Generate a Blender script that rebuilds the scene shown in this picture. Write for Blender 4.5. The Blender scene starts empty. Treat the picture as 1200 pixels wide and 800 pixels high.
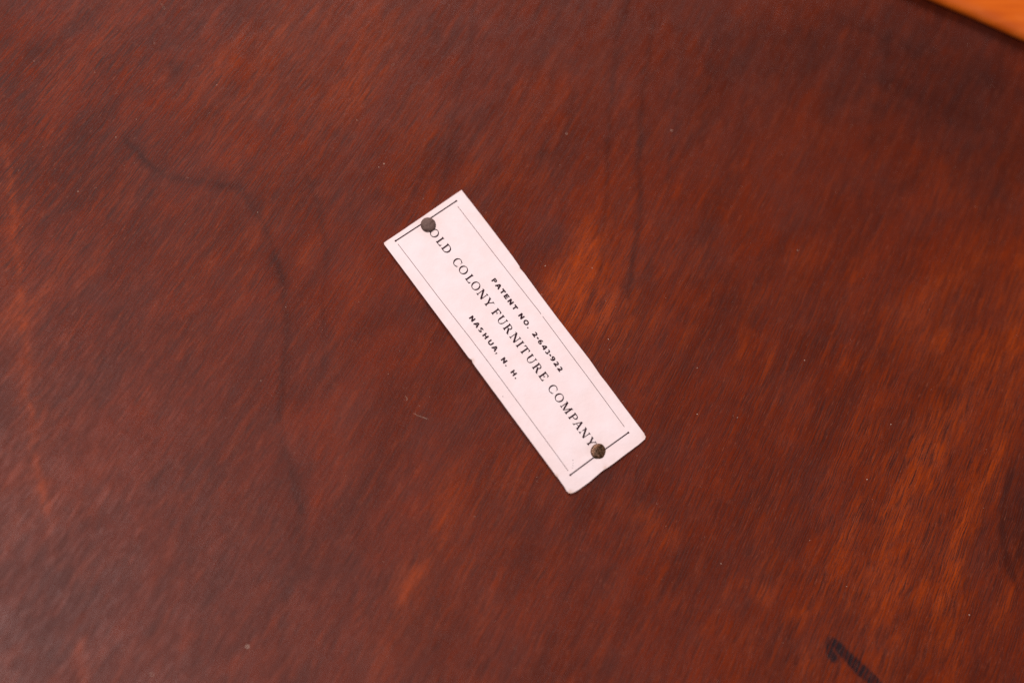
import bpy, bmesh, math, random
import numpy as np
from mathutils import Vector, Matrix, noise as mn
from mathutils.geometry import delaunay_2d_cdt

random.seed(7)
rng = np.random.default_rng(11)
scene = bpy.context.scene
COL = scene.collection

# ------------------------------------------------------------------ camera
DIST, LENS, SENSOR = 0.31, 60.0, 36.0
TILT, AXIS = math.radians(12.5), math.radians(157.0)
F = LENS / SENSOR * 1200.0

def rz(a):
    c, s = math.cos(a), math.sin(a)
    return np.array([[c, -s, 0], [s, c, 0], [0, 0, 1.0]])

def rx(a):
    c, s = math.cos(a), math.sin(a)
    return np.array([[1.0, 0, 0], [0, c, -s], [0, s, c]])

R = rz(AXIS) @ rx(TILT) @ rz(-AXIS)          # world -> camera
CAMPOS = R.T @ np.array([0, 0, DIST])

cam_data = bpy.data.cameras.new("camera")
cam = bpy.data.objects.new("camera", cam_data)
COL.objects.link(cam)
M4 = Matrix([list(r) + [0] for r in R.T] + [[0, 0, 0, 1]])
M4.translation = Vector(CAMPOS)
cam.matrix_world = M4
cam_data.lens = LENS
cam_data.sensor_width = SENSOR
cam_data.clip_start = 0.01
cam_data.clip_end = 20
scene.camera = cam

def plane_pt(x, y, z=0.0):
    """point of the panel (height z) seen at photograph coordinates x, y (1200 x 800)"""
    x = np.asarray(x, float); y = np.asarray(y, float)
    d = np.stack([(x - 600) / F, -(y - 400) / F, -np.ones_like(x)], -1) @ R
    t = (z - CAMPOS[2]) / d[..., 2]
    return CAMPOS + d * t[..., None]

fp = plane_pt(600, 400)
cam_data.dof.use_dof = True
cam_data.dof.focus_distance = float(-(R @ (plane_pt(590, 385) - CAMPOS))[2])
cam_data.dof.aperture_fstop = 3.4
cam_data.dof.aperture_blades = 0

# ------------------------------------------------------------------ world, lamps, exposure
world = bpy.data.worlds.new("World")
scene.world = world
world.use_nodes = True
bg = world.node_tree.nodes["Background"]
bg.inputs[0].default_value = (0.80, 0.78, 0.82, 1)
bg.inputs[1].default_value = 0.10

def area(name, az, el, dist, size, watts, col):
    d = bpy.data.lights.new(name, 'AREA')
    d.shape = 'RECTANGLE'
    d.size, d.size_y = size
    d.energy = watts
    d.color = col
    o = bpy.data.objects.new(name, d)
    COL.objects.link(o)
    a, e = math.radians(az), math.radians(el)
    p = Vector((math.cos(a) * math.cos(e), math.sin(a) * math.cos(e), math.sin(e))) * dist
    o.location = p
    o.rotation_euler = (-p).to_track_quat('-Z', 'Y').to_euler()
    return o

area("ceiling_lamp_light", 104, 39, 1.5, (0.55, 0.55), 23.5, (1.0, 0.90, 0.88))
area("window_light", 190, 69, 1.6, (0.62, 0.62), 17.5, (1.0, 0.93, 0.93))

scene.view_settings.view_transform = 'Standard'
scene.view_settings.look = 'None'
scene.view_settings.exposure = 0.0
scene.view_settings.gamma = 1.0
scene.view_settings.use_curve_mapping = False
scene.render.engine = 'CYCLES'
scene.cycles.use_denoising = False
scene.cycles.use_adaptive_sampling = False
scene.cycles.max_bounces = 6

# ------------------------------------------------------------------ helpers
def link_mesh(name, verts, faces, mat, parent=None, smooth=False):
    me = bpy.data.meshes.new(name)
    me.from_pydata([tuple(v) for v in verts], [], faces)
    me.validate()
    me.update()
    if smooth:
        me.polygons.foreach_set("use_smooth", [True] * len(me.polygons))
    me.materials.append(mat)
    o = bpy.data.objects.new(name, me)
    COL.objects.link(o)
    if parent:
        o.parent = parent
    return o

def empty(name, loc=(0, 0, 0)):
    o = bpy.data.objects.new(name, None)
    o.empty_display_size = 0.01
    o.location = loc
    COL.objects.link(o)
    return o

def tag(o, label=None, cat=None, group=None, kind=None):
    if label: o["label"] = label
    if cat: o["category"] = cat
    if group: o["group"] = group
    if kind: o["kind"] = kind

class NT:
    """small node-graph helper"""
    def __init__(self, name):
        self.mat = bpy.data.materials.new(name)
        self.mat.use_nodes = True
        self.t = self.mat.node_tree
        self.t.nodes.clear()
        self.out = self.t.nodes.new("ShaderNodeOutputMaterial")
        self.bsdf = self.t.nodes.new("ShaderNodeBsdfPrincipled")
        self.t.links.new(self.bsdf.outputs[0], self.out.inputs[0])
    def n(self, typ, **kw):
        nd = self.t.nodes.new(typ)
        for k, v in kw.items():
            setattr(nd, k, v)
        return nd
    def link(self, a, b):
        if isinstance(a, (int, float)):
            b.default_value = a
        elif isinstance(a, tuple):
            b.default_value = a if len(a) == 4 or b.type == 'VECTOR' else a + (1,)
        else:
            self.t.links.new(a, b)
    def math(self, op, a, b=0.0, c=None, clamp=False):
        nd = self.n("ShaderNodeMath", operation=op, use_clamp=clamp)
        self.link(a, nd.inputs[0]); self.link(b, nd.inputs[1])
        if c is not None: self.link(c, nd.inputs[2])
        return nd.outputs[0]
    def ramp(self, v, a, b, lo=0.0, hi=1.0):
        nd = self.n("ShaderNodeMapRange", interpolation_type='SMOOTHSTEP')
        self.link(v, nd.inputs[0])
        for i, q in enumerate((a, b, lo, hi)):
            self.link(q, nd.inputs[i + 1])
        return nd.outputs[0]
    def scale(self, vec, s, off=(0, 0, 0)):
        nd = self.n("ShaderNodeMapping")
        self.link(vec, nd.inputs[0])
        nd.inputs[1].default_value = off
        nd.inputs[3].default_value = s
        return nd.outputs[0]
    def noise(self, vec, s=1.0, detail=2.0, rough=0.5, dist=0.0):
        nd = self.n("ShaderNodeTexNoise", noise_dimensions='3D')
        self.link(vec, nd.inputs["Vector"])
        nd.inputs["Scale"].default_value = s
        nd.inputs["Detail"].default_value = detail
        nd.inputs["Roughness"].default_value = rough
        nd.inputs["Distortion"].default_value = dist
        return nd.outputs[0]
    def mix(self, f, a, b, mode='MIX'):
        nd = self.n("ShaderNodeMix", data_type='RGBA', blend_type=mode)
        self.link(f, nd.inputs[0]); self.link(a, nd.inputs[6]); self.link(b, nd.inputs[7])
        return nd.outputs[2]
    def attr(self, name):
        return self.n("ShaderNodeAttribute", attribute_name=name)
    def bump(self, h, strength, dist, normal=None):
        nd = self.n("ShaderNodeBump")
        nd.inputs["Strength"].default_value = strength
        nd.inputs["Distance"].default_value = dist
        self.link(h, nd.inputs["Height"])
        if normal is not None: self.link(normal, nd.inputs["Normal"])
        return nd.outputs[0]
    def set(self, **kw):
        for k, v in kw.items():
            self.link(v, self.bsdf.inputs[k.replace("_", " ")])

# ------------------------------------------------------------------ materials
def wood_material():
    m = NT("stained_wood")
    uv = m.n("ShaderNodeUVMap", uv_map="grain").outputs[0]      # x across the grain, y along it, in mm
    pos = m.n("ShaderNodeTexCoord").outputs["Object"]
    mm = m.scale(pos, (1000, 1000, 1000))
    st = m.attr("stain_and_shading")
    sep = m.n("ShaderNodeSeparateColor"); m.link(st.outputs["Color"], sep.inputs[0])
    warm, dark, grey = sep.outputs[0], sep.outputs[1], sep.outputs[2]
    mk = m.attr("marker").outputs["Fac"]
    fi = m.attr("figure").outputs["Fac"]                        # 1 = clear long grain, 0 = short pebbly grain
    # gentle waviness of the grain
    wv = m.n("ShaderNodeTexNoise"); m.link(m.scale(mm, (0.16, 0.16, 0.16)), wv.inputs["Vector"])
    wv.inputs["Scale"].default_value = 1.0; wv.inputs["Detail"].default_value = 3
    sub = m.n("ShaderNodeVectorMath", operation='SUBTRACT'); m.link(wv.outputs[1], sub.inputs[0]); sub.inputs[1].default_value = (.5, .5, .5)
    scl = m.n("ShaderNodeVectorMath", operation='MULTIPLY'); m.link(sub.outputs[0], scl.inputs[0]); scl.inputs[1].default_value = (0.9, 3.0, 0)
    add = m.n("ShaderNodeVectorMath", operation='ADD'); m.link(uv, add.inputs[0]); m.link(scl.outputs[0], add.inputs[1])
    g = add.outputs[0]
    # noises
    pore = m.noise(m.scale(g, (4.2, 0.20, 1)), 1, 2.5, 0.6)
    fibre = m.noise(m.scale(g, (2.3, 0.075, 1), (7, 3, 0)), 1, 3, 0.6)
    strand = m.noise(m.scale(g, (0.62, 0.085, 1), (3, 8, 2)), 1, 4, 0.62, 0.3)
    broad = m.noise(m.scale(g, (0.11, 0.035, 1), (1, 5, 0)), 1, 4, 0.6, 0.5)
    cloud = m.noise(m.scale(mm, (0.085, 0.085, 1), (4, 1, 0)), 1, 5, 0.62, 0.4)
    pebble = m.noise(m.scale(mm, (3.0, 3.0, 1)), 1, 2, 0.7)
    fleck = m.noise(m.scale(g, (1.3, 0.17, 1), (31, 17, 0)), 1, 5, 0.7)
    # colour
    base = m.mix(m.ramp(broad, .32, .70), (0.082, 0.0100, 0.0027), (0.138, 0.0152, 0.0027))
    base = m.mix(m.math('MULTIPLY', m.ramp(cloud, .52, .72), 0.38), base, (0.080, 0.0170, 0.0110))
    base = m.mix(m.math('MULTIPLY', m.ramp(cloud, .46, .28), 0.35), base, (0.190, 0.0212, 0.0030))
    base = m.mix(m.math('MULTIPLY', m.ramp(strand, .46, .68), 0.42), base, (0.215, 0.0268, 0.0034))
    base = m.mix(m.math('MULTIPLY', m.ramp(fleck, .52, .68), 0.20), base, (0.058, 0.0120, 0.0070))
    mott = m.noise(m.scale(mm, (0.42, 0.42, 1), (12, 3, 0)), 1, 4, .65, .6)
    base = m.mix(m.math('MULTIPLY', m.ramp(mott, .52, .68), 0.20), base, (0.066, 0.0110, 0.0055))
    base = m.mix(m.math('MULTIPLY', m.ramp(mott, .46, .32), 0.16), base, (0.190, 0.0260, 0.0045))
    # warm patches: broken up by the strands
    wn = m.math('MULTIPLY', warm, m.ramp(m.math('ADD', m.math('MULTIPLY', strand, .40), m.math('ADD', m.math('MULTIPLY', fleck, .25), m.math('MULTIPLY', fibre, .35))), .38, .58, .22, 1.08))
    base = m.mix(m.math('MULTIPLY', wn, 0.84, clamp=True), base, (0.340, 0.0440, 0.0022))
    base = m.mix(m.math('MULTIPLY', m.math('MULTIPLY', grey, .60), m.ramp(fleck, .30, .62, .45, 1.0), clamp=True), base, (0.080, 0.0190, 0.0140))
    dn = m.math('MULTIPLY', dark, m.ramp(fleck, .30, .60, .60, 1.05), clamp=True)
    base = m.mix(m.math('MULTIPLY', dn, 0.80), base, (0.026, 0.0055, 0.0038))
    # pores and fibres
    pp = m.ramp(pore, .43, .62)
    pf = m.ramp(fibre, .42, .70)
    pores = m.math('ADD', m.math('MULTIPLY', pp, m.math('MULTIPLY_ADD', fi, .34, .26)), m.math('MULTIPLY', pf, m.math('MULTIPLY_ADD', fi, .26, .12)))
    pb = m.math('MULTIPLY', m.ramp(pebble, .45, .68), m.math('MULTIPLY_ADD', fi, -.10, .36))
    pores = m.math('ADD', pores, pb, clamp=True)
    base = m.mix(pores, base, (0.040, 0.0066, 0.0034))
    # felt-pen stroke, thinner where the pores run
    inkf = m.math('MULTIPLY', mk, m.ramp(m.math('ADD', m.math('MULTIPLY', fibre, .6), m.math('MULTIPLY', pore, .4)), .42, .54, .45, 1.0), clamp=True)
    base = m.mix(inkf, base, (0.012, 0.0050, 0.0065))
    # tiny pale fibres of grain catching wax
    waxy = m.math('MULTIPLY', m.ramp(m.noise(m.scale(g, (4.6, 0.50, 1), (90, 40, 0)), 1, 2, .6), .60, .74), m.math('MULTIPLY_ADD', fi, .14, .20))
    base = m.mix(waxy, base, (0.30, 0.085, 0.045))
    m.set(Base_Color=base)
    rough = m.math('ADD', m.ramp(cloud, .3, .7, .25, .34), m.math('MULTIPLY', pores, .18))
    m.set(Roughness=rough, Specular_IOR_Level=0.17)
    h = m.math('SUBTRACT', m.math('MULTIPLY', strand, .10), m.math('MULTIPLY', pores, 1.0))
    nb = m.bump(h, 0.45, 0.00006)
    und = m.noise(m.scale(mm, (0.06, 0.06, 1), (2, 9, 0)), 1, 2, .5)
    nb = m.bump(und, 0.25, 0.0008, nb)
    m.set(Normal=nb)
    return m.mat

def rail_material():
    m = NT("orange_wood")
    pos = m.n("ShaderNodeTexCoord").outputs["Object"]
    mm = m.scale(pos, (1000, 1000, 1000))
    a = m.noise(m.scale(mm, (0.05, 0.8, 0.8)), 1, 4, .6, .3)
    b = m.noise(m.scale(mm, (0.10, 0.12, 0.1), (4, 4, 4)), 1, 3, .5)
    c = m.mix(m.ramp(a, .35, .68), (0.47, 0.078, 0.0035), (0.57, 0.108, 0.005))
    c = m.mix(m.math('MULTIPLY', m.ramp(b, .45, .65), .5), c, (0.58, 0.135, 0.022))
    m.set(Base_Color=c, Roughness=0.38, Specular_IOR_Level=0.25, Normal=m.bump(a, .4, .0001))
    return m.mat

def paper_material():
    m = NT("label_card")
    pos = m.n("ShaderNodeTexCoord").outputs["Object"]
    mm = m.scale(pos, (1000, 1000, 1000))
    a = m.noise(mm, 6.0, 3, .6)
    b = m.noise(mm, 0.25, 4, .55)
    c = m.noise(mm, 1.1, 4, .65)
    col = m.mix(m.ramp(b, .35, .68), (0.755, 0.610, 0.602), (0.768, 0.645, 0.648))
    col = m.mix(m.math('MULTIPLY', m.ramp(a, .45, .75), .10), col, (0.60, 0.46, 0.45))
    col = m.mix(m.math('MULTIPLY', m.ramp(c, .60, .74), .10), col, (0.62, 0.47, 0.40))
    age = m.attr("age").outputs["Fac"]
    col = m.mix(m.math('MULTIPLY', age, m.ramp(c, .3, .6, .4, 1.0), clamp=True), col, (0.50, 0.30, 0.20))
    m.set(Base_Color=col, Roughness=0.62, Specular_IOR_Level=0.35)
    nb = m.bump(a, .25, .00004)
    nb = m.bump(b, .35, .00035, nb)
    m.set(Normal=nb)
    return m.mat

def ink_material():
    m = NT("printing_ink")
    pos = m.n("ShaderNodeTexCoord").outputs["Object"]
    mm = m.scale(pos, (1000, 1000, 1000))
    a = m.noise(mm, 3.0, 3, .7)
    col = m.mix(m.ramp(a, .52, .78), (0.022, 0.0045, 0.0090), (0.070, 0.025, 0.034))
    m.set(Base_Color=col, Roughness=0.8, Specular_IOR_Level=0.15)
    return m.mat

def hair_ink_material():
    m = NT("thin_printing_ink")
    pos = m.n("ShaderNodeTexCoord").outputs["Object"]
    mm = m.scale(pos, (1000, 1000, 1000))
    a = m.noise(mm, 2.0, 4, .7)
    col = m.mix(m.ramp(a, .42, .66), (0.06, 0.028, 0.028), (0.13, 0.07, 0.068))
    m.set(Base_Color=col, Roughness=0.6)
    return m.mat

def tack_material(name, c1, c2, c3, metal, rough, sc):
    m = NT(name)
    pos = m.n("ShaderNodeTexCoord").outputs["Object"]
    mm = m.scale(pos, (1000, 1000, 1000))
    a = m.noise(mm, sc, 4, .65, .4)
    b = m.noise(mm, sc * 3.1, 3, .7)
    c = m.mix(m.ramp(a, .36, .62), c1, c2)
    c = m.mix(m.math('MULTIPLY', m.ramp(b, .52, .70), .8), c, c3)
    m.set(Base_Color=c, Metallic=metal, Roughness=m.ramp(a, .3, .7, rough, rough + .22))
    nb = m.bump(b, .8, .00006)
    nb = m.bump(a, .8, .00016, nb)
    m.set(Normal=nb)
    return m.mat

def dust_material():
    m = NT("pale_dust")
    pos = m.n("ShaderNodeTexCoord").outputs["Object"]
    a = m.noise(m.scale(pos, (1000, 1000, 1000)), 1.5, 2, .5)
    m.set(Base_Color=m.mix(a, (0.55, 0.36, 0.24), (0.80, 0.66, 0.55)), Roughness=.8)
    return m.mat

WOOD, RAIL, PAPER, INK, HAIR, DUST = wood_material(), rail_material(), paper_material(), ink_material(), hair_ink_material(), dust_material()

# ------------------------------------------------------------------ the wooden panel
furn = empty("furniture_underside")
tag(furn, "dark red-brown varnished wooden furniture panel with an orange rail along its edge", "furniture")

NX, NY = 620, 420
gx = np.linspace(-180, 1380, NX)
gy = np.linspace(-150, 960, NY)
X, Y = np.meshgrid(gx, gy)                    # photograph coordinates of the panel's vertices

def vnoise(X, Y, cell, seed, octaves=3):
    """cheap value noise in -1..1"""
    out = np.zeros_like(X); amp = 1.0; tot = 0
    for o in range(octaves):
        r = np.random.default_rng(seed * 17 + o)
        T = r.uniform(-1, 1, (128, 128))
        u = X / cell + 40; v = Y / cell + 40
        i = np.floor(u).astype(int); j = np.floor(v).astype(int)
        fu = u - i; fv = v - j
        fu = fu * fu * (3 - 2 * fu); fv = fv * fv * (3 - 2 * fv)
        g = lambda a, b: T[a % 128, b % 128]
        out += amp * ((g(i, j) * (1 - fu) + g(i + 1, j) * fu) * (1 - fv) + (g(i, j + 1) * (1 - fu) + g(i + 1, j + 1) * fu) * fv)
        tot += amp; amp *= .55; cell = cell / 2.03
    return out / tot

# warped coordinates so that hand-placed figure gets ragged edges
WX = X + 9 * vnoise(X, Y, 38, 1, 4)
WY = Y + 12 * vnoise(X, Y, 38, 2, 4)

def blob(x, y, ra, rb, ang, s):
    """soft patch: ra along direction ang (degrees, up from the horizontal), rb across"""
    a = math.radians(ang)
    dx, dy = WX - x, -(WY - y)
    u = dx * math.cos(a) + dy * math.sin(a); v = -dx * math.sin(a) + dy * math.cos(a)
    q = (u / ra) ** 2 + (v / rb) ** 2
    return s * np.exp(-q * 1.1)

LN = vnoise(X, Y, 55, 31, 3)
def line(pts, w, s, warp=0.35):
    """soft vein along a polyline"""
    PX = X + warp * (WX - X); PY = Y + warp * (WY - Y)
    best = np.full_like(X, 1e9)
    for (x0, y0), (x1, y1) in zip(pts[:-1], pts[1:]):
        dx, dy = x1 - x0, y1 - y0
        t = np.clip(((PX - x0) * dx + (PY - y0) * dy) / (dx * dx + dy * dy), 0, 1)
        best = np.minimum(best, (PX - x0 - t * dx) ** 2 + (PY - y0 - t * dy) ** 2)
    return s * np.exp(-best / (w * w)) * (1 + .35 * LN)

warm = np.zeros_like(X); dark = np.zeros_like(X); grey = np.zeros_like(X)
for b in [(120,38,60,16,58,.40),(70,95,50,14,56,.22),(250,85,60,22,60,.42),(330,50,80,34,62,.42),(430,60,90,30,62,.40),(405,110,50,22,62,.38),
          (150,210,60,12,55,.25),(60,330,60,9,52,.5),(30,370,40,9,55,.45),(20,520,60,25,55,.18),(10,600,60,30,70,.22),(95,560,40,18,55,.18),
          (230,330,50,12,56,.16),(300,285,40,14,58,.18),(360,295,26,8,60,.35),(420,330,40,22,60,.2),(400,480,30,14,60,.18),(480,170,60,30,65,.25),(545,205,34,9,66,.4),
          (505,240,24,9,60,.3),(600,190,50,30,80,.2),(650,100,60,30,80,.16),(700,60,60,14,85,.2),
          (684,300,60,22,72,.70),(665,345,42,26,60,.78),(700,370,50,28,62,.55),(735,395,40,16,64,.35),(770,375,24,7,68,.45),(803,392,28,6,72,.70),(720,330,40,10,66,.3),
          (480,682,30,13,62,.70),(474,712,34,22,70,.30),(522,612,42,13,66,.55),(530,560,36,16,66,.30),(600,560,50,22,66,.25),(650,540,40,16,64,.25),(455,760,50,34,66,.30),(560,730,40,12,68,.22),
          (750,605,24,12,150,.45),(785,628,14,12,0,.45),(640,660,46,12,66,.18),(720,700,50,20,70,.16),
          (895,700,12,10,30,.85),(935,722,17,10,10,.60),(870,686,8,6,0,.55),(905,650,30,9,72,.30),(850,690,10,8,0,.3),(820,660,24,6,70,.35),
          (1000,610,60,9,70,.50),(985,660,40,10,72,.45),(1055,600,90,20,70,.50),(1035,690,46,26,66,.62),(1080,560,80,22,70,.42),(1120,650,70,13,74,.80),(1112,725,50,14,75,.72),(1085,690,40,12,70,.55),
          (1158,552,42,9,72,.85),(1100,520,60,22,68,.35),(1010,500,60,16,70,.35),(930,480,50,14,70,.22),(1130,470,50,20,70,.28),(1180,500,50,14,76,.3),(1190,670,60,12,78,.42),(1170,720,50,10,76,.30),
          (1068,372,44,15,58,.50),(1048,362,20,9,20,.3),(1098,405,36,22,50,.55),(1135,312,44,18,55,.48),(1105,330,40,12,60,.3),(1190,400,70,20,80,.50),(1196,325,34,12,80,.4),(1150,430,40,18,70,.3),
          (940,300,26,16,20,.30),(1000,330,50,14,64,.3),(925,340,40,12,66,.25),(897,425,20,6,72,.60),(870,400,30,8,70,.4),(990,420,22,7,70,.4),(1040,770,60,24,70,.34),(1120,790,50,16,74,.4),(940,780,50,20,70,.2),(850,750,60,30,70,.12),
          (930,140,60,40,80,.10),(1010,110,50,30,80,.08),(1195,200,70,20,80,.12),(860,240,50,40,70,.08),
          (150,150,40,8,56,.25),(60,150,50,9,54,.22),(210,290,40,8,56,.2),(120,300,40,8,54,.22)]:
    warm += blob(*b) * .80
for b in [(1085,610,210,110,68,.26),(1150,400,120,80,60,.16),(700,350,110,60,62,.22),(360,80,220,90,60,.16),(540,640,120,60,66,.14),(950,740,160,70,60,.10),(684,305,60,20,70,.30),(662,348,34,20,60,.25),(480,684,26,12,62,.35),(10,300,70,14,80,.22),(1120,640,80,12,74,.25)]:
    warm += blob(*b)
warm += line([(2,172),(10,200),(15,240),(15,285),(20,330),(24,350),(27,390),(32,440),(34,500),(44,540),(50,570),(56,595)], 4.4, .42, 1.2) + line([(2,172),(15,285),(24,350),(34,480),(56,595)], 24, .16, 1.5)
warm += line([(24,345),(12,372),(-4,398)], 8, .65, .8)
warm += line([(46,545),(52,580),(57,596)], 5, .22)
warm += line([(56,600),(60,660)], 6, .2) + line([(92,750),(98,810)], 8, .35)
for b in [(208,82,13,9,70,.60),(38,66,26,9,28,.50),(150,40,34,6,28,.28),(247,135,20,8,35,.50),(103,150,30,13,48,.35),(280,15,40,16,60,.2),(160,170,30,10,120,.35),
          (430,230,50,14,60,.3),(470,20,50,22,60,.28),(633,184,9,7,0,.55),(590,260,14,10,0,.25),(500,200,50,8,70,.3),
          (845,70,90,14,86,.22),(640,290,30,22,70,.3),(760,330,60,9,72,.3),(742,300,40,7,80,.35),
          (1198,612,66,22,86,1.0),(1180,580,40,5,80,.3),(1000,175,170,80,30,.30),(1100,120,150,80,150,.38),(900,40,260,80,0,.30),(1150,60,160,120,150,.30),(1180,230,90,70,90,.25),(900,60,150,60,170,.20),(1150,150,120,14,154,.25),  # knot; the broad top-right patches paint the shade towards the rail into the wood colour
          (945,590,60,16,70,.25),(1000,560,50,14,70,.25),(700,560,60,20,70,.2),(860,450,60,24,66,.2),(545,660,20,8,70,.25),(590,700,18,8,70,.25),(1060,500,40,9,70,.2),(1030,480,40,8,70,.2),
          (910,770,24,12,70,.25),(620,700,26,10,70,.2),(940,630,20,7,72,.35),(1140,630,60,8,76,.35)]:
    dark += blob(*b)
dark += line([(148,165),(165,188),(195,205),(235,216),(280,217),(297,235),(306,262),(318,295),(330,325),(336,365),(335,420),(327,470),(329,520),(344,552),(354,590),(347,640),(333,720),(328,830)], 7, .38) + line([(150,170),(195,206),(280,218),(306,262),(330,325),(336,400),(327,480),(338,545),(352,600)], 3, .28, .8)
dark += line([(330,520),(327,560)], 8, .25) + line([(312,295),(325,310),(332,330)], 9, .25)
dark += line([(352,190),(372,235),(383,300),(378,350),(379,430)], 4, .36)
dark += line([(557,-10),(550,60),(537,110),(527,170),(520,215),(505,260)], 4, .42)
dark += line([(602,30),(590,110),(583,190),(590,240)], 4, .2)
dark += line([(738,-10),(724,50),(718,100),(714,150),(712,190),(708,250),(704,310),(690,360)], 3.6, .50, .6)
dark += line([(766,10),(763,45),(757,95),(750,140),(747,200),(748,250),(742,300),(736,350)], 4, .55, .6)
dark += line([(690,-10),(676,70),(668,150)], 5, .22, .8) + line([(880,30),(868,130),(862,230)], 6, .20, .8) + line([(655,60),(640,140),(632,200)], 4, .2, .8)
dark += line([(803,50),(792,130),(785,190),(782,240)], 3.2, .32) + line([(837,20),(830,100),(822,170)], 5, .2)
dark += blob(1208,605,46,20,88,.35)
dark += line([(1186,540),(1178,580),(1174,615),(1180,655),(1192,690)], 4.5, .65)
dark += line([(1176,608),(1200,604),(1230,606)], 1.8, .3)
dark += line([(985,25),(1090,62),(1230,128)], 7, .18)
for b in [(200,185,80,30,150,.55),(230,210,60,24,160,.4),(430,160,60,40,60,.30),(560,70,100,30,84,.35),(620,295,40,24,60,.75),(650,275,24,18,70,.4),(640,340,9,5,0,.5),(640,30,40,26,0,.28),
          (790,150,70,18,86,.45),(850,150,60,20,84,.40),(880,120,50,26,84,.28),(380,430,70,60,60,.22),(300,400,80,40,60,.25),(160,360,60,40,60,.22),(90,290,60,26,54,.25),
          (50,680,90,45,140,.45),(160,620,90,50,60,.22),(420,680,50,60,70,.45),(240,500,60,34,60,.25),(330,620,70,40,70,.22),(580,500,90,50,60,.22),(470,560,60,30,64,.25),(680,690,60,40,70,.35),(640,620,50,24,70,.25),  # the lower-left corner patch is sheen painted into the wood colour
          (940,600,50,12,70,.40),(1148,640,52,6,76,.60),(1160,700,60,16,76,.35),(1060,440,50,14,64,.25),(1140,390,40,26,60,.35),(850,380,60,26,66,.25),(770,400,50,12,70,.35),(745,420,30,12,70,.3),
          (1020,270,80,30,70,.22),(1190,520,40,16,80,.3),(910,760,26,12,80,.35),(800,740,80,40,70,.25),(1050,290,60,24,60,.25),(940,160,80,50,70,.18),(760,520,80,30,66,.25),(870,560,60,22,66,.25)]:
    grey += blob(*b)
warm *= (1 + .45 * vnoise(X, Y, 22, 5, 3)); dark *= (1 + .45 * vnoise(X, Y, 16, 6, 3)); grey *= (1 + .5 * vnoise(X, Y, 24, 7, 3))
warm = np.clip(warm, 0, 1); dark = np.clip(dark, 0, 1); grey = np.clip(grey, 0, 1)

def crisp(pts, ws):
    """felt-pen line: width per point"""
    out = np.zeros_like(X)
    PX = X + .05 * (WX - X); PY = Y + .05 * (WY - Y)
    for (x0, y0), (x1, y1), w0, w1 in zip(pts[:-1], pts[1:], ws[:-1], ws[1:]):
        dx, dy = x1 - x0, y1 - y0
        t = np.clip(((PX - x0) * dx + (PY - y0) * dy) / (dx * dx + dy * dy), 0, 1)
        d = np.sqrt((PX - x0 - t * dx) ** 2 + (PY - y0 - t * dy) ** 2)
        w = w0 + (w1 - w0) * t
        out = np.maximum(out, np.clip((w + 1.2 + 1.3 * RAG - d) / 2.6, 0, 1))
    return out
RAG = vnoise(X, Y, 5, 77, 2)
marker = crisp([(973.5,750),(984,758.5),(991,766),(1000,775.5),(1010,785.5),(1020,794.5),(1028,803),(1040,815)], [4.6,6.0,6.2,6.4,6.8,6.8,6.6,6.4])
marker = np.maximum(marker, crisp([(972.5,750),(971.5,758),(973.5,766),(977,771)], [4.0,4.6,5.4,5.0]))

# figure: where the grain is long and clear
fig = .55 + blob(80,120,260,150,50,.5) + blob(1080,600,240,170,70,.55) + blob(420,60,200,100,60,.2) - blob(450,430,230,140,60,.45) - blob(900,200,260,160,0,.3) + blob(720,360,120,60,60,.3)
fig = np.clip(fig, 0.05, 1)

# grain direction fans out from a point far beyond the top right corner
CX, CY = 2250.0, -2500.0
DX, DY = X - CX, Y - CY
RR = np.hypot(DX, DY); TH = np.arctan2(DX, DY)
GU = (TH * 3600 * .158)
GV = (RR * .158)

P = plane_pt(X, Y)
Z = np.zeros_like(X)
verts = np.stack([P[..., 0], P[..., 1], Z], -1).reshape(-1, 3)
idx = np.arange(NX * NY).reshape(NY, NX)
quads = np.stack([idx[:-1, :-1], idx[1:, :-1], idx[1:, 1:], idx[:-1, 1:]], -1).reshape(-1, 4)
# sides and underside
rim = list(idx[0, :]) + list(idx[1:, -1]) + list(idx[-1, -2::-1]) + list(idx[-2:0:-1, 0])
nb0 = len(verts)
low = verts[rim].copy(); low[:, 2] = -0.009
allv = np.vstack([verts, low])
faces = quads.tolist()
nr = len(rim)
for k in range(nr):
    faces.append([int(rim[k]), int(rim[(k + 1) % nr]), nb0 + (k + 1) % nr, nb0 + k])
faces.append([nb0 + k for k in range(nr)][::-1])
me = bpy.data.meshes.new("panel")
me.from_pydata(allv.tolist(), [], faces)
me.update()
nq = len(quads)
me.polygons.foreach_set("use_smooth", [i < nq for i in range(len(me.polygons))])
pad = lambda a, v=0.0: np.concatenate([a.reshape(-1), np.full(nr, v)])
ca = me.color_attributes.new("stain_and_shading", 'FLOAT_COLOR', 'POINT')
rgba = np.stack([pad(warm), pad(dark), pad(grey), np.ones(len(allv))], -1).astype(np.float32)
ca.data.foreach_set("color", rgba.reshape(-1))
for nm, arr in (("marker", marker), ("figure", fig)):
    at = me.attributes.new(nm, 'FLOAT', 'POINT')
    at.data.foreach_set("value", pad(arr).astype(np.float32))
uvl = me.uv_layers.new(name="grain")
vi = np.zeros(len(me.loops), dtype=np.int32); me.loops.foreach_get("vertex_index", vi)
gu = np.concatenate([GU.reshape(-1), GU.reshape(-1)[rim]]); gv = np.concatenate([GV.reshape(-1), GV.reshape(-1)[rim]])
uvl.data.foreach_set("uv", np.stack([gu[vi], gv[vi]], -1).astype(np.float32).reshape(-1))
me.materials.append(WOOD)
panel = bpy.data.objects.new("panel", me)
COL.objects.link(panel)
panel.parent = furn

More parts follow.
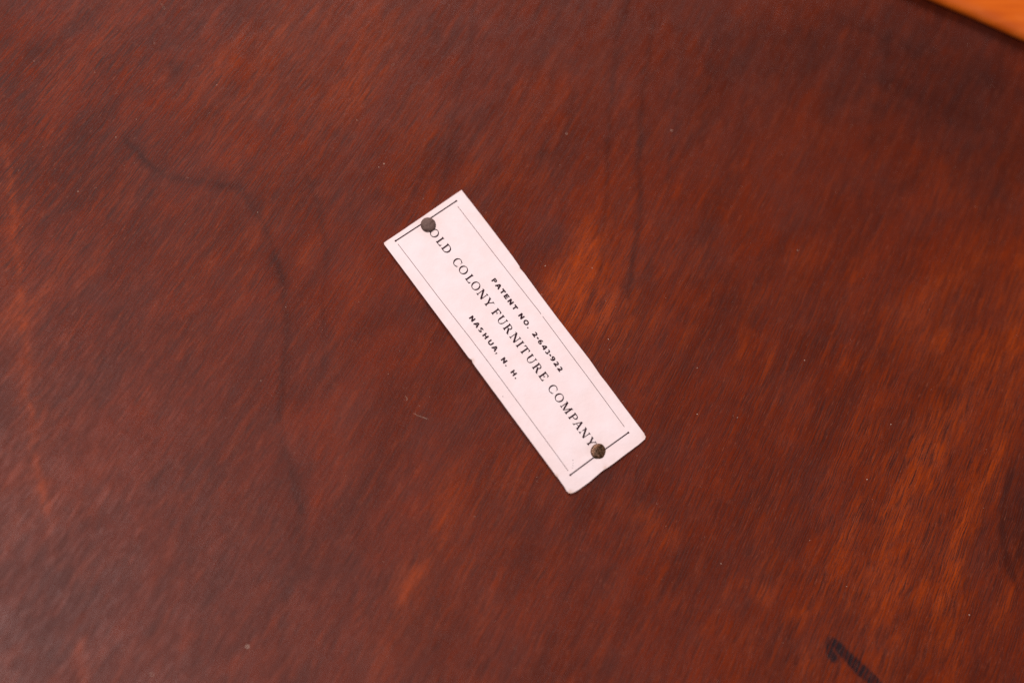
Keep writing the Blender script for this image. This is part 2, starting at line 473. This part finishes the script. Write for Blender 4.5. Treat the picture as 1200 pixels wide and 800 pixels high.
# ------------------------------------------------------------------ the orange rail
e0 = plane_pt(1085, -4, 0.0022); e1 = plane_pt(1208, 49, 0.0022)
d = (e1 - e0)[:2]; d /= np.linalg.norm(d)
nrm = np.array([-d[1], d[0]])                 # away from the picture's middle
if nrm @ e0[:2] < 0: nrm = -nrm
def rail_mesh():
    prof = [(0.0008, 0.0009), (0.0002, 0.0011), (0.0, 0.0015), (0.0002, 0.0020), (0.0008, 0.0025), (0.0018, 0.0029), (0.0032, 0.0031),
            (0.020, 0.0032), (0.0225, 0.0029), (0.0235, 0.0020), (0.0235, 0.00005), (0.0024, 0.00005), (0.0024, 0.0009)]
    n = len(prof); vs = []; fs = []
    segs = 60
    for i in range(segs + 1):
        s = -0.088 + 0.123 * i / segs
        c = e0[:2] + d * s
        for u, z in prof:
            wob = 0.00012 * mn.noise(Vector((s * 90, u * 60, 1.3)))
            q = c + nrm * (u + wob)
            vs.append((q[0], q[1], z))
    for i in range(segs):
        for k in range(n):
            a, b = i * n + k, i * n + (k + 1) % n
            fs.append((a, b, b + n, a + n))
    fs.append(tuple(range(n))[::-1]); fs.append(tuple(segs * n + k for k in range(n)))
    return vs, fs
vs, fs = rail_mesh()
rail = link_mesh("rail", vs, fs, RAIL, furn, True)
rail["label"] = "bright orange wooden rail with a rounded edge"
bmr = bmesh.new(); bmr.from_mesh(rail.data); bmesh.ops.recalc_face_normals(bmr, faces=bmr.faces); bmr.to_mesh(rail.data); bmr.free()

# ------------------------------------------------------------------ the paper label
A0, B0, C0, D0 = [plane_pt(*p)[:2] for p in ((540.7,223.2), (449.6,285), (664.5,578.5), (757.5,512.5))]
LB = (C0 - B0); LLEN = np.linalg.norm(LB); EX = LB / LLEN
EY = np.array([-EX[1], EX[0]])
if EY @ (A0 - B0) < 0: EY = -EY
LWID = float(EY @ (A0 - B0))
NAIL_A, NAIL_B = plane_pt(501.7, 264.2)[:2], plane_pt(700.9, 528.9)[:2]

def st_of(p):
    q = np.asarray(p[:2]) - B0
    return float(q @ EX) / LLEN, float(q @ EY) / LWID     # s along the reading direction, t from lower-left edge up

def lift(p):
    """height of the card above the panel"""
    s, t = st_of(p)
    s = min(max(s, -.05), 1.05); t = min(max(t, -.05), 1.05)
    h = 0.00010
    h += 0.00060 * (1 - t) ** 2 * math.sin(math.pi * min(max(s, 0), 1)) ** .7
    h += 0.00016 * t * t * math.sin(math.pi * min(max(s, 0), 1))
    h += 0.00012 * math.exp(-((s) ** 2 + (t) ** 2) * 60) + 0.00015 * math.exp(-((s - 1) ** 2 + (t) ** 2) * 40)
    h += 0.00010 * mn.noise(Vector((s * 4.3, t * 1.6, 3.1)))
    for c, dep in ((NAIL_A, .00006), (NAIL_B, .00012)):
        r2 = (p[0] - c[0]) ** 2 + (p[1] - c[1]) ** 2
        h -= dep * math.exp(-r2 / 0.0016 ** 2 / 1.6)
    # creases running from the lower tack to the end edge
    for (x0, y0), (x1, y1), am, w in CREASES:
        dx, dy = x1 - x0, y1 - y0
        tt = min(max(((p[0] - x0) * dx + (p[1] - y0) * dy) / (dx * dx + dy * dy), 0), 1)
        r2 = (p[0] - x0 - tt * dx) ** 2 + (p[1] - y0 - tt * dy) ** 2
        h += am * math.exp(-r2 / w ** 2)
    return max(h, 0.00003)
def cr(a, b, am, w):
    return (tuple(plane_pt(*a)[:2]), tuple(plane_pt(*b)[:2]), am, w)
CREASES = [cr((701,535), (709,549), 0.00004, .00040), cr((694,534), (684,541), .00004, .0004), cr((709,531), (716,539), .00004, .0003),
           cr((690,515), (676,498), .00003, .0004), cr((628,366), (652,373), .00003, .0004)]

outline = [(540.7,223.2),(518,238.6),(495,254.5),(470,271.6),(453,283),(449.9,285.2),(450.4,287.4),(475,320.5),(500,354),(525,387.6),(548.5,419.4),(550.2,421.2),(552.6,422.6),(553.6,426.2),
           (575,455.2),(600,489),(625,522.5),(649,554.6),(650.6,557.4),(652.6,559),(661,570.6),(663.6,575.2),(666.4,577.8),(669.4,578),(673,576.6),(677.5,574),(690,565),(703,553.8),(707.6,550.2),(711,548.4),
           (717.8,543.7),(735,530.6),(748.5,520.6),(755.4,514.6),(756.4,512),(754.6,508),(731.2,477),(710.4,449),(703,439.8),(690,421),(671,396.6),(652.4,372.6),(630,342.6),(614,320.6),(611.4,317.6),(609.2,315.2),(608.2,312.2),
           (600,300.6),(580,274),(560,248)]
# small irregularity of the cut edge
ob = []
for i, p in enumerate(outline):
    q = outline[(i + 1) % len(outline)]
    L = math.hypot(q[0] - p[0], q[1] - p[1]); k = max(1, int(L / 5))
    for j in range(k):
        f = j / k
        x = p[0] + (q[0] - p[0]) * f; y = p[1] + (q[1] - p[1]) * f
        if k > 1:
            x += .12 * mn.noise(Vector((x * .21, y * .21, 0))) ; y += .12 * mn.noise(Vector((x * .21, y * .21, 9)))
        ob.append((x, y))
bpts = [Vector(plane_pt(x, y)[:2]) for x, y in ob]
inner = []
cell = 0.00042
def inside(p, poly):
    c = False; j = len(poly) - 1
    for i in range(len(poly)):
        if (poly[i][1] > p[1]) != (poly[j][1] > p[1]) and p[0] < (poly[j][0] - poly[i][0]) * (p[1] - poly[i][1]) / (poly[j][1] - poly[i][1]) + poly[i][0]:
            c = not c
        j = i
    return c
ns, ntt = int(LLEN / cell) + 4, int(LWID / cell) + 4
for i in range(-3, ns):
    for j in range(-3, ntt):
        q = B0 + EX * (i * cell) + EY * (j * cell)
        if inside(q, bpts) and min((q[0] - b.x) ** 2 + (q[1] - b.y) ** 2 for b in bpts) > (0.0003) ** 2:
            inner.append(Vector(q))
pts = bpts + inner
nbd = len(bpts)
cv, ce, cf, *_ = delaunay_2d_cdt(pts, [(i, (i + 1) % nbd) for i in range(nbd)], [], 1, 1e-7)
THICK = 0.00022
def card_mesh():
    top = [(v.x, v.y, lift(v) + THICK) for v in cv]
    bot = [(v.x, v.y, lift(v)) for v in cv]
    n = len(top)
    fs = [tuple(f) for f in cf] + [tuple(n + i for i in reversed(f)) for f in cf]
    cnt = {}
    for f in cf:
        for a, b in zip(f, f[1:] + f[:1]):
            cnt[(a, b)] = 1
    for (a, b) in list(cnt):
        if (b, a) not in cnt:
            fs.append((b, a, n + a, n + b))
    return top + bot, fs
lab = empty("paper_label", (float(B0[0]), float(B0[1]), 0))
tag(lab, "long white printed card label tacked slantwise to the dark red-brown wood", "label")
inv = Vector((-float(B0[0]), -float(B0[1]), 0))
def lmesh(name, vs, fs, mat, smooth=False):
    return link_mesh(name, [Vector(v) + inv for v in vs], fs, mat, lab, smooth)
vs, fs = card_mesh()
card = lmesh("card", vs, fs, PAPER)
bmr = bmesh.new(); bmr.from_mesh(card.data); bmesh.ops.recalc_face_normals(bmr, faces=bmr.faces)
for f in bmr.faces: f.normal_update()
for f in bmr.faces: f.smooth = abs(f.normal.z) > .5
for e in bmr.edges: e.smooth = e.calc_face_angle(0) < math.radians(40)
bmr.to_mesh(card.data); bmr.free()
ag = card.data.attributes.new("age", 'FLOAT', 'POINT')
stainpts = [(plane_pt(501.7,264.2), .0021, .30), (plane_pt(700.9,528.9), .0021, .28), (plane_pt(552.5,424.5), .0004, .9), (plane_pt(610,315.5), .0003, .7), (plane_pt(668,577.5), .0005, .8),
            (plane_pt(756,511), .0006, .5), (plane_pt(651.5,558), .0003, .8), (plane_pt(709,548.5), .0004, .5), (plane_pt(450.5,286), .0004, .4)]
bmean = np.array([[b.x, b.y] for b in bpts])
vals = []
for v in vs:
    a = 0
    for c, r, s in stainpts:
        a += s * math.exp(-((v[0] - c[0]) ** 2 + (v[1] - c[1]) ** 2) / r ** 2)
    de = math.sqrt(np.min(np.sum((bmean - [v[0], v[1]]) ** 2, axis=1)))
    a += .10 * math.exp(-de / .0006)
    vals.append(min(a, 1))
ag.data.foreach_set("value", vals)

# --- print: every piece is a thin film lying on the card
class Print:
    def __init__(self):
        self.v, self.f, self.k = [], [], 0
    def poly(self, pts):
        """pts: plane xy points, convex"""
        base = len(self.v); dz = 0.000016 + 0.0000015 * (self.k % 9); self.k += 1
        for p in pts:
            self.v.append((p[0], p[1], lift(p) + THICK + dz))
        self.f.append(tuple(range(base, base + len(pts))))
    def stroke(self, pts, w, w1=None):
        """polyline film of width w; pts plane xy"""
        pts = [np.asarray(p, float) for p in pts]; n = len(pts)
        L = []; Rr = []
        for i in range(n):
            a = pts[max(i - 1, 0)]; b = pts[min(i + 1, n - 1)]
            t = (b - a) / np.linalg.norm(b - a); m = np.array([-t[1], t[0]])
            ww = w if w1 is None else w + (w1 - w) * i / (n - 1)
            L.append(pts[i] + m * ww / 2); Rr.append(pts[i] - m * ww / 2)
        base = len(self.v); dz = 0.000016 + 0.0000015 * (self.k % 9); self.k += 1
        for p in L + Rr:
            self.v.append((p[0], p[1], lift(p) + THICK + dz))
        for i in range(n - 1):
            self.f.append((base + i, base + n + i, base + n + i + 1, base + i + 1))
    def build(self, name, mat):
        o = lmesh(name, self.v, self.f, mat)
        b = bmesh.new(); b.from_mesh(o.data)
        for f in b.faces:
            f.normal_update()
            if f.normal.z < 0: f.normal_flip()
        b.to_mesh(o.data); b.free()
        return o

def px_line(pts, step=6):
    out = []
    for (x0, y0), (x1, y1) in zip(pts[:-1], pts[1:]):
        k = max(1, int(math.hypot(x1 - x0, y1 - y0) / step))
        for j in range(k):
            out.append(plane_pt(x0 + (x1 - x0) * j / k, y0 + (y1 - y0) * j / k)[:2])
    out.append(plane_pt(*pts[-1])[:2])
    return out
PX = 0.000155
def rule(name, pts, w, mat, ends=False):
    p = Print()
    wob = []
    for q in px_line(pts, 4):
        wob.append(q + EY * 0.000012 * mn.noise(Vector((q[0] * 1500, q[1] * 1500, 0))))
    p.stroke(wob, w * PX)
    if ends:
        for e in (wob[0], wob[-1]):
            p.poly([e + w * PX * .85 * np.array([math.cos(a), math.sin(a)]) for a in np.linspace(0, 2 * math.pi, 9)[:-1]])
    return p.build(name, mat)
rule("thick_rule", [(463.6,283.0),(500,259.2),(534.6,236.2)], 1.5, INK, True)
rule("thick_rule", [(668.0,556.6),(700,532.8),(736.0,507.0)], 1.5, INK, True)
rule("hairline_rule", [(536.2,242.4),(580.3,300),(606,333),(622,353.4),(632.4,366.6),(633.6,368.6)], .62, HAIR)
rule("hairline_rule", [(635.6,371.2),(638.2,374.8),(649.6,390),(670,417.6),(690.5,444.8),(711,472.6),(731.4,500.2)], .62, HAIR)
rule("hairline_rule", [(466.2,286.6),(490,318),(515,351),(540,383.4),(550.6,396.8),(553,400),(570,422.6),(590.6,450.2),(628,501),(665.4,551.8)], .62, HAIR)
p = Print()
for x, y, r in ((671.0,539.4,.55),(671.2,542.6,.4),(671.0,545.4,.45),(670.6,548.2,.4),(588.9,465.1,.5)):
    c = plane_pt(x, y)[:2]
    p.poly([c + r * PX * np.array([math.cos(a), math.sin(a)]) for a in np.linspace(0, 2 * math.pi, 8)[:-1]])
p.build("stray_print_dots", HAIR)

# --- serif capitals, cap height 1
TH_, HR, SF = .195, .098, .085
def ring(cx, cy, rx_, ry_, tx, ty, a0, a1, n=26):
    """arc with thick sides (tx) and thin top/bottom (ty) as a list of quads"""
    out = []
    an = np.radians(np.linspace(a0, a1, max(4, int(n * abs(a1 - a0) / 360))))
    for a, b in zip(an[:-1], an[1:]):
        o = lambda q: (cx + rx_ * math.cos(q), cy + ry_ * math.sin(q))
        i = lambda q: (cx + (rx_ - tx) * math.cos(q), cy + (ry_ - ty) * math.sin(q))
        out.append([o(a), o(b), i(b), i(a)])
    return out
def box(x0, y0, x1, y1): return [[(x0, y0), (x1, y0), (x1, y1), (x0, y1)]]
def bar(x0, y0, x1, y1, w):
    dx, dy = x1 - x0, y1 - y0; L = math.hypot(dx, dy); nx, ny = -dy / L * w / 2, dx / L * w / 2
    return [[(x0 + nx, y0 + ny), (x1 + nx, y1 + ny), (x1 - nx, y1 - ny), (x0 - nx, y0 - ny)]]
def stem(x, y0=0, y1=1, w=TH_): return box(x - w / 2, y0, x + w / 2, y1)
def serif(x, y, l=.16, r=None, w=TH_):
    r = l if r is None else r
    y0, y1 = (0, SF) if y == 0 else (1 - SF, 1)
    q = box(x - l, y0, x + r, y1)
    s = 1 if y == 0 else -1
    yb = SF if y == 0 else 1 - SF
    q += [[(x - w / 2 - .05, yb), (x + w / 2 + .05, yb), (x + w / 2, yb + s * .06), (x - w / 2, yb + s * .06)]]   # bracket
    return q
def tri(a, b, c): return [[a, b, c]]
SERIFS = {
 'O': (1.06, lambda: ring(.53, .5, .53, .53, .18, .082, 0, 360, 34)),
 'C': (.95, lambda: ring(.50, .5, .50, .53, .18, .082, 48, 312, 34) + tri((.80, .93), (.87, .97), (.87, .66)) + tri((.80, .90), (.85, .62), (.88, .68)) + tri((.80, .07), (.89, .02), (.89, .30)) + bar(.80,.08,.90,.24,.05)),
 'L': (.80, lambda: stem(.20) + serif(.20, 0, .17, .1) + serif(.20, 1, .17) + box(.20, 0, .76, SF) + tri((.58, SF), (.79, 0), (.80, .30)) + tri((.70, 0), (.79, 0), (.80, .30))),
 'D': (1.02, lambda: stem(.20) + serif(.20, 0, .17, .1) + serif(.20, 1, .17, .1) + box(.20, 0, .50, HR) + box(.20, 1 - HR, .50, 1) + ring(.48, .5, .52, .5, .185, HR, -90, 90, 36)),
 'N': (1.08, lambda: stem(.18, 0, 1, HR) + serif(.18, 0, .16, .16, HR) + bar(.16, .99, .88, .02, TH_ + .02) + box(.0, 1 - SF, .26, 1) + stem(.90, 0, 1, HR) + serif(.90, 1, .16, .16, HR) + tri((.82, .12), (.93, 0), (.93, .2))),
 'Y': (1.00, lambda: stem(.50, 0, .46) + serif(.50, 0, .17) + bar(.16, .98, .50, .42, TH_) + bar(.86, .98, .53, .44, HR) + box(0, 1 - SF, .33, 1) + box(.70, 1 - SF, 1.0, 1)),
 'F': (.80, lambda: stem(.20) + serif(.20, 0, .17) + serif(.20, 1, .17, .1) + box(.20, 1 - HR, .77, 1) + tri((.58, 1 - HR), (.77, 1), (.79, .70)) + box(.20, .49, .54, .49 + HR) + tri((.52, .36), (.58, .52), (.52, .68)) + box(.52,.38,.56,.66)),
 'U': (1.06, lambda: stem(.20, .32, 1) + serif(.20, 1, .18) + stem(.86, .32, 1, HR) + serif(.86, 1, .16, .16, HR) + ring(.505, .34, .385, .36, .15, .07, 180, 360, 40)),
 'R': (1.02, lambda: stem(.20) + serif(.20, 0, .17) + serif(.20, 1, .17, .1) + box(.20, 1 - HR, .48, 1) + box(.20, .47, .50, .47 + HR) + ring(.46, .735, .30, .265, .15, HR, -90, 90, 36) + bar(.50, .50, .86, .02, TH_ + .02) + box(.78, 0, 1.02, SF)),
 'I': (.42, lambda: stem(.21) + serif(.21, 0, .19) + serif(.21, 1, .19)),
 'T': (.96, lambda: stem(.48) + serif(.48, 0, .18) + box(.04, 1 - HR, .92, 1) + tri((.02, .70), (.20, 1 - HR), (.04, 1)) + tri((.94, .70), (.76, 1 - HR), (.92, 1))),
 'E': (.84, lambda: stem(.20) + serif(.20, 0, .17, .1) + serif(.20, 1, .17, .1) + box(.20, 1 - HR, .77, 1) + tri((.60, 1 - HR), (.77, 1), (.79, .72)) + box(.20, .49, .52, .49 + HR) + box(.50, .38, .545, .66) + box(.20, 0, .80, HR) + tri((.60, HR), (.80, 0), (.83, .30))),
 'M': (1.30, lambda: stem(.18, 0, 1, HR) + serif(.18, 0, .16, .16, HR) + bar(.22, .99, .64, .03, TH_) + bar(1.06, .97, .65, .03, HR) + stem(1.08) + serif(1.08, 0, .18) + box(.02, 1 - SF, .30, 1) + box(1.02, 1 - SF, 1.28, 1)),
 'P': (.84, lambda: stem(.20) + serif(.20, 0, .17) + serif(.20, 1, .17, .1) + box(.20, 1 - HR, .50, 1) + box(.20, .43, .50, .43 + HR) + ring(.46, .715, .36, .285, .155, HR, -90, 90, 40)),
 'A': (1.04, lambda: bar(.50, 1.0, .14, .03, HR) + bar(.50, 1.02, .86, .03, TH_ + .01) + box(.25, .32, .74, .32 + HR * .9) + box(0, 0, .30, SF) + box(.68, 0, 1.04, SF)),
}
# --- plain wide capitals and figures
SW = .30
def pl(pts, w=SW):
    out = []
    for a, b in zip(pts[:-1], pts[1:]):
        dx, dy = b[0] - a[0], b[1] - a[1]; L = math.hypot(dx, dy); e = w * .18
        out += bar(a[0] - dx / L * e, a[1] - dy / L * e, b[0] + dx / L * e, b[1] + dy / L * e, w)
    return out
h = SW / 2
S2 = {
 'P': (.86, lambda: box(0, 0, SW, 1) + box(SW, 1 - SW * .85, .5, 1) + box(SW, .36, .5, .36 + SW * .85) + ring(.50, .68, .34, .32, SW, SW * .85, -90, 90, 40)),
 'A': (1.06, lambda: bar(.10, 0, .50, 1, SW) + bar(.96, 0, .56, 1, SW) + box(.26, .22, .80, .22 + SW * .8)),
 'T': (.92, lambda: box(.46 - h, 0, .46 + h, 1) + box(0, 1 - SW, .92, 1)),
 'E': (.82, lambda: box(0, 0, SW, 1) + box(0, 0, .82, SW * .9) + box(0, .5 - h * .9, .74, .5 + h * .9) + box(0, 1 - SW * .9, .82, 1)),
 'N': (.98, lambda: box(0, 0, SW, 1) + box(.98 - SW, 0, .98, 1) + bar(.12, .93, .86, .07, SW * 1.1)),
 'O': (1.12, lambda: ring(.56, .5, .56, .52, SW, SW * .85, 0, 360, 28)),
 'S': (.90, lambda: ring(.45, .74, .39, .27, SW, SW * .85, 25, 270, 26) + ring(.45, .27, .41, .28, SW, SW * .85, -155, 90, 26)),
 'H': (.96, lambda: box(0, 0, SW, 1) + box(.96 - SW, 0, .96, 1) + box(0, .5 - h * .9, .96, .5 + h * .9)),
 'U': (.98, lambda: box(0, .38, SW, 1) + box(.98 - SW, .38, .98, 1) + ring(.49, .40, .49, .42, SW, SW * .9, 180, 360, 28)),
 '.': (.26, lambda: box(0, 0, .26, .26)),
 ',': (.26, lambda: box(0, 0, .26, .26) + tri((.06, .02), (.26, .02), (.02, -.24))),
 '-': (.44, lambda: box(0, .36, .44, .36 + SW)),
 '2': (.84, lambda: ring(.41, .70, .39, .30, SW, SW * .85, -30, 168, 26) + bar(.70, .60, .12, .12, SW) + box(.02, 0, .84, SW * .9)),
 '6': (.88, lambda: ring(.45, .32, .43, .32, SW, SW * .8, 0, 360, 24) + ring(.56, .42, .54, .58, SW, SW * .85, 75, 190, 30)),
 '4': (.94, lambda: box(.56, 0, .56 + SW, 1) + bar(.62, .95, .10, .32, SW * .8) + box(.02, .20, .94, .20 + SW * .85)),
 '3': (.84, lambda: ring(.40, .73, .36, .27, SW, SW * .8, -70, 150, 24) + ring(.40, .28, .42, .29, SW, SW * .8, -150, 80, 24)),
 '9': (.88, lambda: ring(.43, .68, .43, .32, SW, SW * .8, 0, 360, 24) + ring(.32, .58, .54, .58, SW, SW * .85, -105, 10, 30)),
}

def set_line(font, items, cap_px, name, x_gain=1.0, weight=1.0, quad=True):
    """items: (character, photograph x, y of the middle of its box)"""
    cap = cap_px * PX
    st = np.array([[(plane_pt(x, y)[:2] - B0) @ EX, (plane_pt(x, y)[:2] - B0) @ EY] for c, x, y in items if c not in ".,-"])
    co = np.polyfit(st[:, 0], st[:, 1], 2 if quad else 1)           # smooth centre line through the letters
    p = Print()
    for ch, x, y in items:
        w, fn = font[ch]
        q = plane_pt(x, y)[:2] - B0
        s = q @ EX; t = np.polyval(co, s); sl = np.polyval(np.polyder(co), s)
        u = np.array([1, sl]) / math.hypot(1, sl); v = np.array([-u[1], u[0]])
        U = EX * u[0] + EY * u[1]; V = EX * v[0] + EY * v[1]
        c = B0 + EX * s + EY * t
        for poly in fn():
            pts = []
            for a, b in poly:
                jx = .008 * mn.noise(Vector((a * 5 + x, b * 5, y)))
                pts.append(c + U * ((a - w / 2) * cap * x_gain + jx * cap) + V * (b - .5) * cap)
            p.poly(pts)
    return p.build(name, INK)

set_line(SERIFS, [('O',508.9,274.0),('L',517.2,283.4),('D',523.4,292.3),('C',535.7,308.2),('O',542.6,317.3),('L',551.3,327.0),('O',557.1,335.9),('N',565.2,345.6),('Y',572.4,355.3),
    ('F',581.5,367.0),('U',588.4,376.0),('R',595.7,386.0),('N',603.7,396.2),('I',609.3,403.6),('T',614.6,411.0),('U',622.4,421.3),('R',630.0,431.6),('E',636.8,441.3),
    ('C',647.0,456.6),('O',654.7,466.6),('M',663.4,478.3),('P',671.6,489.5),('A',677.6,497.8),('N',684.9,507.5),('Y',692.8,517.6)], 10.1, "company_lettering")
set_line(S2, [('P',579.1,329.9),('A',584.0,336.0),('T',589.1,342.1),('E',593.3,348.0),('N',598.0,354.4),('T',603.6,360.6),('N',610.6,371.2),('O',616.3,378.4),('.',618.4,384.4),
    ('2',626.5,392.4),('-',629.2,397.2),('6',633.0,401.2),('4',637.6,407.1),('3',641.7,412.5),('-',643.9,417.0),('9',647.5,420.9),('2',651.6,426.8),('2',656.1,432.6)], 5.9, "patent_lettering", x_gain=1.07)
set_line(S2, [('N',552.9,374.4),('A',558.4,381.2),('S',563.5,387.2),('H',569.0,394.3),('U',574.9,402.1),('A',579.5,408.9),(',',581.4,414.6),('N',590.3,423.0),('.',592.5,429.0),
    ('H',601.5,437.6),('.',603.3,444.0)], 5.8, "town_lettering", x_gain=1.10, quad=False)

# ------------------------------------------------------------------ the two tacks
def tack(name, c, r, dome, seed, rim, tilt, mat):
    z0 = lift(c) + THICK - 0.00002
    vs = []; fs = []
    NR, NA = 16, 56
    def nz(x, y, k): return mn.noise(Vector((x * k, y * k, seed)))
    vs.append((0, 0, dome * (1 + .10 * nz(0, 0, 1))))
    for i in range(1, NR + 1):
        f = i / NR
        for j in range(NA):
            a = 2 * math.pi * j / NA
            rr = r * f * (1 + rim * mn.noise(Vector((math.cos(a) * 1.4, math.sin(a) * 1.4, seed + 4))) * f)
            x, y = rr * math.cos(a), rr * math.sin(a)
            prof = (1 - f ** 3.2) ** .62 if f < 1 else 0
            zz = dome * (.16 + .84 * prof) + dome * .12 * nz(x * 1000, y * 1000, 1.3) * (1 - f ** 4)
            vs.append((x, y, zz))
    for j in range(NA): fs.append((0, 1 + j, 1 + (j + 1) % NA))
    for i in range(NR - 1):
        for j in range(NA):
            a = 1 + i * NA + j; b = 1 + i * NA + (j + 1) % NA
            fs.append((a, a + NA, b + NA, b))
    # underside and shank
    last = 1 + (NR - 1) * NA
    b0 = len(vs)
    for rr, zz in ((r * .97, 0.0), (r * .28, -0.00002), (r * .26, -0.0022), (r * .20, -0.0034)):
        for j in range(NA):
            a = 2 * math.pi * j / NA
            vs.append((rr * math.cos(a), rr * math.sin(a), zz))
    vs.append((0, 0, -0.0052))
    prev = last
    for q in range(4):
        cur = b0 + q * NA
        for j in range(NA):
            fs.append((prev + j, cur + j, cur + (j + 1) % NA, prev + (j + 1) % NA))
        prev = cur
    for j in range(NA): fs.append((prev + j, len(vs) - 1, prev + (j + 1) % NA))
    o = link_mesh(name, vs, fs, mat, None, True)
    o.location = (c[0], c[1], z0)
    o.rotation_euler = tilt
    return o
T1 = tack_material("aged_iron", (0.092, 0.048, 0.038), (0.140, 0.082, 0.068), (0.060, 0.034, 0.028), .35, .55, 1.5)
T2 = tack_material("worn_brass", (0.052, 0.026, 0.010), (0.135, 0.060, 0.028), (0.42, 0.24, 0.17), .6, .30, 0.9)
ta = tack("tack", NAIL_A, 0.00142, 0.00056, 3.7, .05, (0.03, -0.02, 0), T1)
tag(ta, "dull grey-brown domed tack head at the top left end of the card before OLD", "tack")
tb = tack("tack", NAIL_B, 0.00143, 0.00046, 8.2, .08, (0.10, 0.05, .6), T2)
tag(tb, "worn brassy tack head with scratches at the bottom right end after COMPANY", "tack")

# ------------------------------------------------------------------ specks of dust and a few fibres
dv, df = [], []
def grit(x, y, r, fl=.5):
    c = plane_pt(x, y)
    b = len(dv)
    n = 6
    for lay, (k, z) in enumerate(((1, 0), (.8, .5), ))  :
        for j in range(n):
            a = 2 * math.pi * j / n + .3 * lay
            q = r * k * (.8 + .4 * random.random())
            dv.append((c[0] + q * math.cos(a), c[1] + q * math.sin(a), z * r * fl * 2 + 0.00001))
    dv.append((c[0], c[1], r * fl * 2.2))
    for j in range(n):
        df.append((b + j, b + (j + 1) % n, b + n + (j + 1) % n, b + n + j))
        df.append((b + n + j, b + n + (j + 1) % n, b + 2 * n))
for x, y, r in [(136,161,.9),(160,140,.7),(181,51,.7),(91.5,224.5,1.1),(40,72,.8),(111,85,.6),(254,100,.7),(302,249,.8),(418,141,.8),(461,76,.8),(576,440.5,.9),(639,311.5,.9),(1016,561.5,1.2),(1136,720,1.0),
                (943,422,.8),(817,431,.8),(817,485,.9),(1044,497,1.0),(787,153,1.3),(664,157,1.0),(1135,53,.6),(694,314,.8),(713,397.5,.9),(714,409.5,.7),(864,489,.7),(290,757,2.2),(935,293,1.0),(450,192,1.2),
                (444,196,.8),(635,345,.7),(992,687,.8),(949,633,.7),(845,660,.7),(335,360,.7),(306,446,.7),(505,400,.5),(455,438,.6),(556,605,.6),(730,470,.5),(770,590,.5),(120,770,.7),(178,790,1.4)]:
    grit(x, y, r * .00009)
for _ in range(420):
    x = random.uniform(-60, 1260); y = random.uniform(-50, 850)
    if inside(plane_pt(x, y)[:2], bpts) or (x > 1040 and y < 90): continue
    grit(x, y, random.uniform(.12, .36) ** 1.0 * .00011)
def fibre(pts, w):
    P3 = [plane_pt(x, y) for x, y in pts]
    b = len(dv)
    for i, q in enumerate(P3):
        a = P3[max(i - 1, 0)]; c = P3[min(i + 1, len(P3) - 1)]
        t = (c - a)[:2]; t = t / np.linalg.norm(t); m = np.array([-t[1], t[0]]) * w / 2
        z = 0.00003 + .00002 * (i % 2)
        dv.append((q[0] + m[0], q[1] + m[1], .000008)); dv.append((q[0], q[1], z + w * .4)); dv.append((q[0] - m[0], q[1] - m[1], .000008))
    for i in range(len(P3) - 1):
        k = b + 3 * i
        df.append((k, k + 3, k + 4, k + 1)); df.append((k + 1, k + 4, k + 5, k + 2))
fibre([(485,484),(489,486.5),(494,488),(501,491)], .00005)
fibre([(475,464),(477.5,467),(476.5,469)], .00005)
fibre([(188,4),(191,7),(193,11)], .00004)
tag(link_mesh("dust", dv, df, DUST), "pale dust grains and tiny fibres lying on the dark wood", "dust", kind="stuff")
